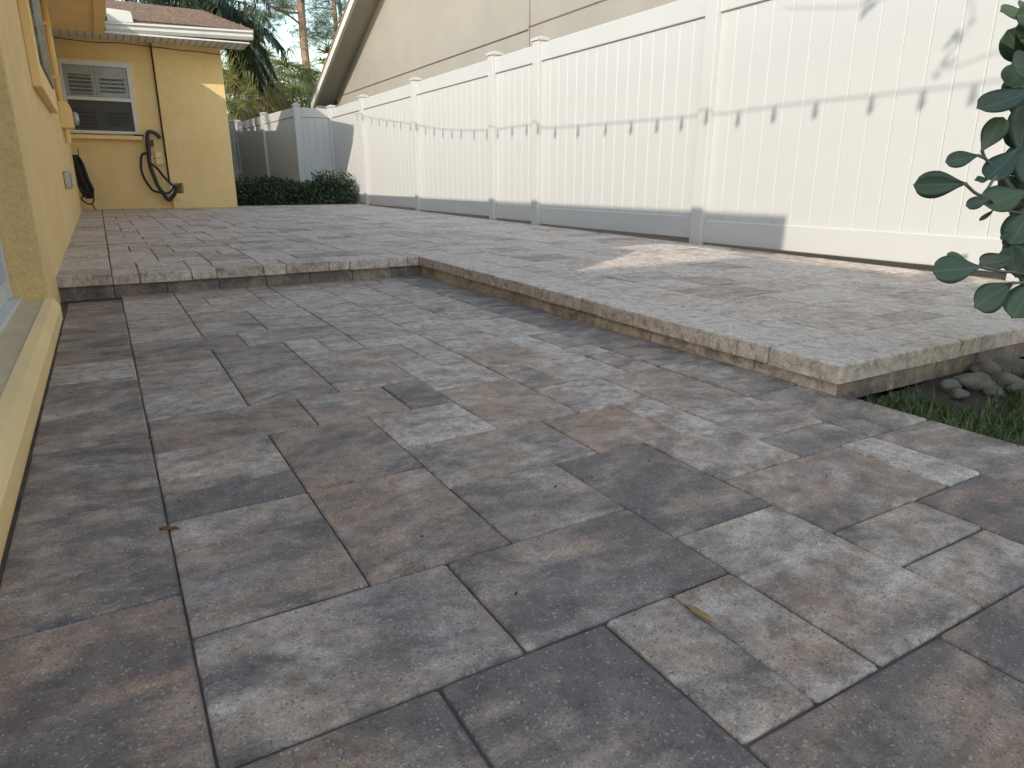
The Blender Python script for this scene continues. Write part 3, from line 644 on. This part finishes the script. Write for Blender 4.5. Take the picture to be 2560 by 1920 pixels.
# ------------------------------------------------------------------ clusia shrub
CL = thing('clusia_shrub', 'clusia shrub with thick rounded dark green leaves beside the patio corner', 'shrub', (2.45, .18, -.03)); CL.location = (0, 0, 0)
def at(x, y, d): return CAM+(fw+rt*((x-1280)/F_PX)-upv*((y-960)/F_PX))*d
def leaf_mesh():
    n = 14; mb = MB(); rows = []
    prof = [0, .10, .22, .36, .50, .63, .75, .85, .92, .97, .985, .96, .86, .62, .0]
    for k in range(n+1):
        t = k/n; hw = .5*prof[k] if k else .035
        hw = .035+(.465)*math.sin(min(1, (t/.62))*math.pi/2)**1.5 if t < .62 else .5*math.sqrt(max(0, 1-((t-.62)/.38)**2.2))
        z = -.05*math.sin(t*math.pi)*1.2; row = []
        for q in (-1, -.55, 0, .55, 1): row.append((t, q*hw, z+.10*abs(q)*hw+(-.018 if q == 0 else 0)))
        rows.append(row)
    for r_ in rows: mb.v += r_
    for k in range(n):
        for q in range(4): mb.f.append((k*5+q, k*5+q+1, k*5+q+6, k*5+q+5))
    me = mb.mesh('leaf', M['clusia'], True, False)
    return me
LM = leaf_mesh()
def leaf(base, tip, wid, nrm):
    base = Vector(base); tip = Vector(tip); X = (tip-base); L_ = X.length; X.normalize()
    Z = (nrm-X*nrm.dot(X)).normalized(); Y = Z.cross(X)
    o = link('leaf', LM, CL); o.matrix_local = Matrix.Translation(base) @ Matrix((X*L_, Y*wid, Z*L_)).transposed().to_4x4()
    s_ = o.modifiers.new('thick', 'SOLIDIFY'); s_.thickness = .008; s_.offset = 0
    return o
R4 = random.Random(3)
LV = [((2580,36),(2505,27),46,2.0),((2580,82),(2539,75),34,2.05),((2596,168),(2533,159),70,1.98),((2585,222),(2449,268),58,1.9),((2455,376),(2505,296),50,1.95),((2550,380),(2566,262),66,1.98),
((2446,388),(2367,404),38,1.92),((2412,459),(2290,463),61,1.86),((2545,372),(2470,445),58,2.0),((2474,447),(2440,449),17,1.93),((2474,496),(2417,514),29,1.9),((2566,478),(2462,508),68,1.95),
((2485,524),(2450,551),11,1.95),((2590,505),(2528,606),72,2.0),((2532,575),(2503,598),15,1.98),((2449,667),(2336,677),65,1.82),((2424,664),(2370,635),26,1.84),((2535,640),(2453,660),46,1.9),
((2540,690),(2528,618),58,1.95),((2530,708),(2442,766),66,1.88),((2600,690),(2535,790),74,1.92),((2570,420),(2500,405),52,2.05),((2590,330),(2530,345),60,2.02),((2600,560),(2550,520),60,2.06),((2595,470),(2548,440),56,2.08),
((2600,620),(2560,700),66,2.02),((2610,740),(2556,730),50,2.0),((2600,390),(2560,440),60,2.1),((2600,300),(2552,318),58,2.08)]
for k in range(34):                                         # dense right-hand side
    yy = 40+k*22+R4.uniform(-15, 15); xx = R4.uniform(2548, 2640); a = R4.uniform(2.2, 4.4); l = R4.uniform(85, 125)
    LV.append(((xx-math.cos(a)*l*.5, yy-math.sin(a)*l*.5), (xx+math.cos(a)*l*.5, yy+math.sin(a)*l*.5), R4.uniform(52, 74), R4.uniform(1.98, 2.2)))
for (bx, by), (tx, ty), wpx, d in LV:
    bb = at(bx, by, d+R4.uniform(-.03, .05)); tt = at(tx, ty, d+R4.uniform(-.05, .03))
    nr = (CAM-bb).normalized()+Vector((R4.uniform(-.25, .25), R4.uniform(-.25, .25), R4.uniform(.0, .5)))
    leaf(bb+(bb-tt)*.06, tt+(tt-bb)*.05, wpx*1.1*d/F_PX, nr)
stem_pts = [[at(2660, 1010, 2.15), at(2640, 800, 2.1), at(2620, 560, 2.08), at(2600, 300, 2.06), at(2585, 60, 2.05)],
            [at(2412,459,1.86), at(2455,488,1.92), at(2500,440,1.97), at(2560,520,2.04), at(2622,580,2.08)], [at(2455,376,1.95), at(2466,400,1.97), at(2500,430,2.0), at(2560,500,2.05)],
            [at(2449,667,1.82), at(2500,678,1.9), at(2560,686,2.0), at(2625,720,2.09)], [at(2530,708,1.88), at(2575,712,1.98), at(2630,760,2.1)], [at(2445,388,1.92), at(2466,398,1.96)],
            [at(2474,496,1.9), at(2500,520,1.96), at(2580,540,2.05)]]
for k, P in enumerate(stem_pts):
    MB().tube(spline(P, 5), .014 if k == 0 else .0045, 7, .006 if k == 0 else .0035).obj('stem' if k else 'trunk', M['stem'], CL, smooth=True)
base0 = stem_pts[0][0]
MB().tube([base0+Vector((.02, -.01, -.4)), base0+Vector((.01, 0, -.1)), base0], .017, 7).obj('trunk', M['stem'], CL, smooth=True)
axis_pts = spline(stem_pts[0], 6)
for k in range(90):                                         # the rest of the crown, away from the patio
    p = axis_pts[R4.randrange(3, len(axis_pts))]
    az = R4.uniform(-1.9, 1.0); el = R4.uniform(-.2, .8)
    dr = Vector((math.cos(az)*math.cos(el), math.sin(az)*math.cos(el), math.sin(el)))
    b0 = p+dr*R4.uniform(.05, .22); leaf(b0, b0+dr*R4.uniform(.08, .13), R4.uniform(.05, .075), Vector((R4.uniform(-.5, .5), R4.uniform(-.5, .5), 1)))
    MB().tube([p, b0], .004, 5, .003).obj('stem', M['stem'], CL)

# ------------------------------------------------------------------ hedge
def leaf_cloud(mb, pts, size, R_, asp=.45):
    for p in pts:
        a = Vector((R_.gauss(0, 1), R_.gauss(0, 1), R_.gauss(0, 1))).normalized(); b_ = a.orthogonal().normalized(); b_ = (b_+a.cross(b_)*R_.uniform(-1.5, 1.5)).normalized()
        L_ = size*R_.uniform(.6, 1.3); w2 = L_*asp*.5; p = Vector(p); o = len(mb.v)
        mb.v += [tuple(p-a*L_/2), tuple(p+b_*w2), tuple(p+a*L_/2), tuple(p-b_*w2)]; mb.f.append((o, o+1, o+2, o+3))
R5 = random.Random(9)
hd = thing('hedge', 'low dark green clipped hedge at the far end of the patio', 'hedge', (3.1, 12.8, .1)); hd.location = (0, 0, 0)
pts = []
while len(pts) < 15000:
    x = R5.uniform(2.0, 4.20); y = R5.uniform(12.40, 13.35); top = .60+.07*math.sin(x*3.1)+.05*math.sin(x*7+1)+(.08 if x > 3.1 else 0)
    z = R5.uniform(.14, top)
    if z < top-.14 and 12.55 < y < 13.2 and R5.random() < .85: continue
    pts.append((x, y, z+R5.gauss(0, .012)))
for k in range(60):
    x = R5.uniform(2.05, 4.15); y = R5.uniform(12.45, 13.1); hh = R5.uniform(.05, .16); dx = R5.uniform(-.06, .06)
    for q in range(9): pts.append((x+dx*q/9, y, .56+.07*math.sin(x*3.1)+hh*q/9+R5.gauss(0, .01)))
for k in range(500):
    x = R5.uniform(3.5, 4.2); pts.append((x, R5.uniform(12.5, 13.1), .66+abs(R5.gauss(0, .07))))
hm = MB(); leaf_cloud(hm, pts, .055, R5, .5); hm.obj('foliage', M['hedge'], hd, fix=False)
for k in range(14):
    x = 2.1+k*.155; MB().tube([(x, 12.8, .1), (x+R5.uniform(-.1, .1), 12.8+R5.uniform(-.2, .2), .5)], .01, 5).obj('stem', M['stem'], hd)

# ------------------------------------------------------------------ trees beyond the fence
def frond_fan(mb, hub, direc, R_, size=.75, n=22, droop=.35):
    direc = direc.normalized(); side = direc.cross(Vector((0, 0, 1))); side = side.normalized() if side.length > .1 else Vector((1, 0, 0)); nrm = side.cross(direc)
    for k in range(n):
        a = (k/(n-1)-.5)*3.6; d = direc*math.cos(a)+side*math.sin(a)+nrm*R_.uniform(-.12, .22)
        L_ = size*(.65+.35*math.cos(a*.6))*R_.uniform(.85, 1.1); p = Vector(hub); wv = .016*size/.75; prev = p; t = nrm.cross(d).normalized()
        o = len(mb.v); segs = 4
        for s_ in range(segs+1):
            u_ = s_/segs; q = p+d*L_*u_+Vector((0, 0, -1))*droop*L_*u_*u_*u_*1.2; wd = wv*(1-u_)**.7+.001
            mb.v += [tuple(q-t*wd), tuple(q+t*wd)]
        for s_ in range(segs): mb.f.append((o+2*s_, o+2*s_+1, o+2*s_+3, o+2*s_+2))
def frond_feather(mb, base, az, el, L_, R_, droop=1.2, leafl=.42, n=34):
    p = Vector(base); d = Vector((math.cos(az)*math.cos(el), math.sin(az)*math.cos(el), math.sin(el))); P = [p.copy()]
    for k in range(n):
        p = p+d*L_/n; d = (d+Vector((0, 0, -droop/n))).normalized(); P.append(p.copy())
    mb.tube(P[::4]+[P[-1]], .018, 5, .004)
    for k in range(3, n):
        t = (P[k+1]-P[k]).normalized(); s_ = t.cross(Vector((0, 0, 1))); s_ = s_.normalized() if s_.length > .1 else Vector((1, 0, 0))
        ll = leafl*math.sin(math.pi*min(1, .15+.85*k/n))**.6
        for sg in (-1, 1):
            for rep in range(2):
                q = P[k]+t*R_.uniform(0, L_/n); dd = (s_*sg*R_.uniform(.5, 1)+t*.6+Vector((0, 0, R_.uniform(-.9, .15)))).normalized(); l = ll*R_.uniform(.7, 1.1); wv = .012
                e1 = q+dd*l*.55; e2 = q+dd*l+Vector((0, 0, -.25*l)); b_ = dd.cross(Vector((0, 0, 1))).normalized()*wv; o = len(mb.v)
                mb.v += [tuple(q-b_), tuple(q+b_), tuple(e1+b_), tuple(e1-b_), tuple(e2)]; mb.f += [(o, o+1, o+2, o+3), (o+3, o+2, o+4)]
R6 = random.Random(17)
def sabal(label, x, y, zc, nf, size, mat, dead=4, grp='palms beyond the fence'):
    T_ = thing('sabal_palm', label, 'palm', (x, y, -.16), grp); T_.location = (0, 0, 0)
    MB().tube([(x, y, -.2), (x+.05, y, zc*.5), (x, y, zc-.1)], [.17, .14, .16], 10).obj('trunk', M['palmtrunk'], T_, smooth=True)
    for k in range(nf+dead):
        az = k*2.4+R6.uniform(-.3, .3); el = R6.uniform(-.5, 1.1) if k < nf else R6.uniform(-1.25, -.8)
        d = Vector((math.cos(az)*math.cos(el), math.sin(az)*math.cos(el), math.sin(el))); pet = R6.uniform(.45, .8)*size/.75
        hub = Vector((x, y, zc))+d*pet+Vector((0, 0, -.08*pet)); mb = MB()
        mb.tube([(x, y, zc-.05), tuple(hub)], .014, 5, .009)
        frond_fan(mb, hub, d+Vector((0, 0, -.35)), R6, size, 24, .45)
        mb.obj('frond', M[mat] if k < nf else M['palmdead'], T_, fix=False)
    return T_
sabal('sunlit sabal palm with fan fronds standing behind the far white fence', 4.75, 22.2, 3.75, 20, 1.05, 'palm')
sabal('small sabal palm with yellowish drooping fans low over the far fence', 5.6, 22.8, 3.05, 13, .85, 'palm', 3)
sabal('sabal palm with browning fans close behind the yellow house corner', 3.85, 20.6, 3.0, 16, .8, 'palm', 6)
sabal('tall sabal palm with full round crown between pine trunk and yellow house', 4.3, 24.5, 4.6, 22, 1.15, 'palm', 3)
sabal('sabal palm whose olive fans fill the space left of the pine trunk', 5.9, 25.5, 4.0, 20, 1.05, 'palm', 3)
sabal('sabal palm rising behind the beige gable eave', 7.6, 25.5, 4.3, 14, .95, 'palm', 2)
def feather(label, x, y, zc, L_, nf, els, mat='palmdark'):
    T_ = thing('feather_palm', label, 'palm', (x, y, -.16), 'palms beyond the fence'); T_.location = (0, 0, 0)
    MB().tube([(x, y, -.2), (x, y, zc*.5), (x, y, zc)], [.16, .13, .11], 10).obj('trunk', M['palmtrunk'], T_, smooth=True)
    for k in range(nf):
        mb = MB(); frond_feather(mb, (x, y, zc), k*2.399+R6.uniform(-.2, .2), R6.uniform(*els), L_*R6.uniform(.85, 1.1), R6, R6.uniform(1.3, 2.2)); mb.obj('frond', M[mat], T_, fix=False)
feather('dark feather palm arching over the yellow house roof', 1.6, 16.9, 4.35, 2.5, 17, (.0, 1.1))
feather('dark feather palm with drooping fronds beside the yellow house corner', 2.4, 16.2, 4.0, 2.1, 26, (-.5, .7))
feather('tall feather palm whose dark fronds hang down against the blue sky', 2.6, 18.4, 6.6, 3.0, 17, (-.3, .5))
feather('dark feather palm behind the roof ridge', -.6, 18.2, 4.9, 2.6, 14, (.0, 1.1))
# pine
PT = thing('pine_tree', 'tall pine with bare reddish trunk leaning behind the far fence', 'pine tree', (7.15, 26, -.16)); PT.location = (0, 0, 0)
tp = [(7.25, 26, -.2), (7.13, 26, 3.1), (7.01, 26, 4.9), (7.0, 26, 6.7), (6.95, 26, 9), (7, 26, 12.5)]
MB().tube(spline(tp, 8), .17, 14, .10).obj('trunk', M['bark'], PT, smooth=True)
def needles(mb, c, R_, rad, n, L_=.28):
    for k in range(n):
        p = Vector(c)+Vector((R_.gauss(0, rad), R_.gauss(0, rad), R_.gauss(0, rad*.55)))
        for q in range(9):
            d = Vector((R_.gauss(0, 1), R_.gauss(0, 1), R_.gauss(.25, .8))).normalized(); b_ = d.orthogonal().normalized()*.006; e = p+d*L_*R_.uniform(.6, 1.1); o = len(mb.v)
            mb.v += [tuple(p-b_), tuple(p+b_), tuple(e)]; mb.f.append((o, o+1, o+2))
def boughs(T_, base, n, R_, zr, reach, mat='pine', bm='bark', nn=26, face=None):
    cm_ = MB()
    for k in range(n):
        z = R_.uniform(*zr); az = R_.uniform(0, 6.28) if face is None else R_.uniform(*face)
        p0 = Vector((base[0], base[1], z)); l = reach*R_.uniform(.6, 1.1); d = Vector((math.cos(az), math.sin(az), R_.uniform(-.15, .35)))
        P = [p0, p0+d*l*.35+Vector((R_.uniform(-.1, .1), 0, R_.uniform(-.12, .12))), p0+d*l*.7+Vector((0, 0, R_.uniform(-.15, .2))), p0+d*l]
        MB().tube(spline(P, 4), .04, 6, .01).obj('branch', M[bm], T_, smooth=True)
        for q in range(5):
            c = p0+d*l*R_.uniform(.4, 1.1)+Vector((R_.gauss(0, .25), R_.gauss(0, .25), R_.gauss(0, .2)))
            needles(cm_, c, R_, .22, nn)
    cm_.obj('crown', M[mat], T_, fix=False)
boughs(PT, (7.0, 26), 13, R6, (4.8, 9.5), 2.2)
for (x, y, lab, zr) in ((9.2, 29.5, 'pine with pale crooked branches behind the beige gable', (3.2, 10)), (4.4, 33, 'distant pine filling the gap over the far fence', (3.0, 9)), (7.0, 36, 'distant hazy pine straight behind the leaning trunk', (3.0, 10)), (2.6, 30, 'dense pine behind the yellow house corner', (3, 9)), (11.5, 36, 'far pine seen past the gable edge', (4, 11)), (-1.5, 27, 'pine standing behind the yellow house roof', (4, 9))):
    T_ = thing('pine_tree', lab, 'pine tree', (x, y, -.16), 'pines beyond the fence'); T_.location = (0, 0, 0)
    MB().tube([(x, y, -.2), (x+.1, y, 5), (x, y, 12)], .15, 8, .06).obj('trunk', M['bark'], T_, smooth=True)
    boughs(T_, (x, y), 17, R6, zr, 2.5, bm='bough' if x > 8 else 'bark', nn=22)
def bush(label, x, y, r_, h_, n, mat='bush'):
    T_ = thing('shrub', label, 'shrub', (x, y, -.16), 'shrubs behind the far fence'); T_.location = (0, 0, 0); mb = MB(); P = []
    for k in range(n):
        a = R6.uniform(0, 6.28); t = R6.uniform(-.3, 1); rr = r_*math.sqrt(max(0, 1-t*t*.8))*R6.uniform(.6, 1.08)*(1+.2*math.sin(3*a+x)); P.append((x+rr*math.cos(a), y+rr*math.sin(a), h_*.55+t*h_*.45+R6.gauss(0, .06)))
    leaf_cloud(mb, P, .13, R6, .4); mb.obj('foliage', M[mat], T_, fix=False)
    MB().tube([(x, y, -.2), (x, y, h_*.6)], .05, 6).obj('stem', M['palmtrunk'], T_)
bush('dark shrub peeking over the receding fence', 4.1, 20.8, .9, 2.55, 2600, 'hedge')
bush('dark rounded shrub behind the far gate', 2.6, 21.0, .8, 2.3, 2200, 'hedge')
bush('broad green shrub in the gap beside the pine trunk', 6.6, 24.5, 1.0, 3.1, 2600)
bush('tall green shrub under the beige eave', 8.2, 27.0, 1.2, 3.9, 2600)
bush('wide green shrub filling the background between the palms', 4.6, 27.5, 1.7, 3.4, 3200)

# ------------------------------------------------------------------ string lights (hung out of frame; their shadows fall on the fence)
def back(y, z, t): return Vector((FX-t, y-.65*t, z+.65*t))
ST = thing('string_light', 'string of small bulbs strung from the far gutter corner across the patio', 'string lights', (2.3, 11.3, 2.9), 'string lights over the patio'); ST.location = (0, 0, 0)
anch = [(12.67,1.86),(11.6,1.69),(10.53,1.56),(9.69,1.46),(8.8,1.34),(7.93,1.27),(7.21,1.235),(6.26,1.23),(5.95,1.18),(4.72,1.15),(3.76,1.135),(3.35,1.13),(2.84,1.14),(2.07,1.14),(1.47,1.145),(.6,1.2),(-.4,1.3)]
tt = lambda y: 1.95+max(0, 12.67-y)*.125
SP = spline([back(y, z, tt(y)) for y, z in anch], 6)
MB().tube(SP, .005, 5).obj('wire', M['black'], ST)
bulb = MB(); bulb.tube([(0,0,.0),(0,0,-.03),(0,0,-.045),(0,0,-.07),(0,0,-.095),(0,0,-.112)], [.011,.012,.014,.019,.017,.006], 8)
bmesh_ = bulb.mesh('bulb', M['black'], True)
acc = 0; last = SP[0]
for p in SP[1:]:
    acc += (p-last).length; last = p
    if acc > .30: acc = 0; link('bulb', bmesh_, ST, loc=p)
S2 = thing('garland', 'thin garland with small leafy ornaments hung above the patio near the shrub', 'garland', (0, 0, 3), 'string lights over the patio'); S2.location = (0, 0, 0)
gp = [back(2.95, 1.78, 3.2), back(2.31, 1.68, 3.2), back(1.9, 1.75, 3.2), back(1.66, 1.52, 3.2), back(1.77, 1.25, 3.2), back(1.45, 1.30, 3.2), back(.9, 1.36, 3.2)]
MB().tube(spline(gp, 6), .004, 5).obj('wire', M['black'], S2)
for p in (gp[1], gp[4], gp[3]*.5+gp[4]*.5):
    om = MB(); leaf_cloud(om, [tuple(p+Vector((R6.gauss(0, .03), R6.gauss(0, .03), R6.gauss(0, .025)))) for _ in range(9)], .06, R6, .6); om.obj('ornament', M['hedge'], S2, fix=False)

# ------------------------------------------------------------------ litter on the pavers
def dry(name, c, L_, wd, rz, mat, label):
    mb = MB(); n = 8
    for k in range(n+1):
        t = k/n; hw = wd*math.sin(math.pi*min(.98, t+.02))**.8; zz = .0015*math.sin(t*math.pi)+.0015+.001*math.sin(t*9)
        mb.v += [(L_*(t-.5), -hw, zz+.006), (L_*(t-.5), 0, zz), (L_*(t-.5), hw, zz+.004)]
    for k in range(n): mb.f += [(3*k, 3*k+3, 3*k+4, 3*k+1), (3*k+1, 3*k+4, 3*k+5, 3*k+2)]
    o = mb.obj(name, M[mat], None, smooth=True, fix=False, loc=(c[0], c[1], .001), rot=(0, 0, rz), label=label, cat='leaf'); s_ = o.modifiers.new('t', 'SOLIDIFY'); s_.thickness = .001
dry('fallen_leaf', (.0, .626), .034, .006, -.45, 'dead2', 'curled dark brown leaf lying on the border joint')
dry('fallen_leaf', (.664, -.062), .05, .007, -1.45, 'dead', 'tan dry leaf lying in a joint between two narrow pavers')
lt = MB()
for k in range(45):
    x = R6.uniform(-.2, 1.7); y = R6.uniform(-.2, 2.2); s_ = R6.uniform(.001, .0026)*(1 if R6.random() < .85 else 1.6)
    a = R6.uniform(0, 3); lt.tube([(x-math.cos(a)*s_, y-math.sin(a)*s_, .0025), (x+math.cos(a)*s_, y+math.sin(a)*s_, .0035)], s_*.6, 5)
lt.obj('grit', M['hook'], fix=False, kind='stuff', label='scattered dark grit and crumbs lying on the lower pavers', cat='debris')
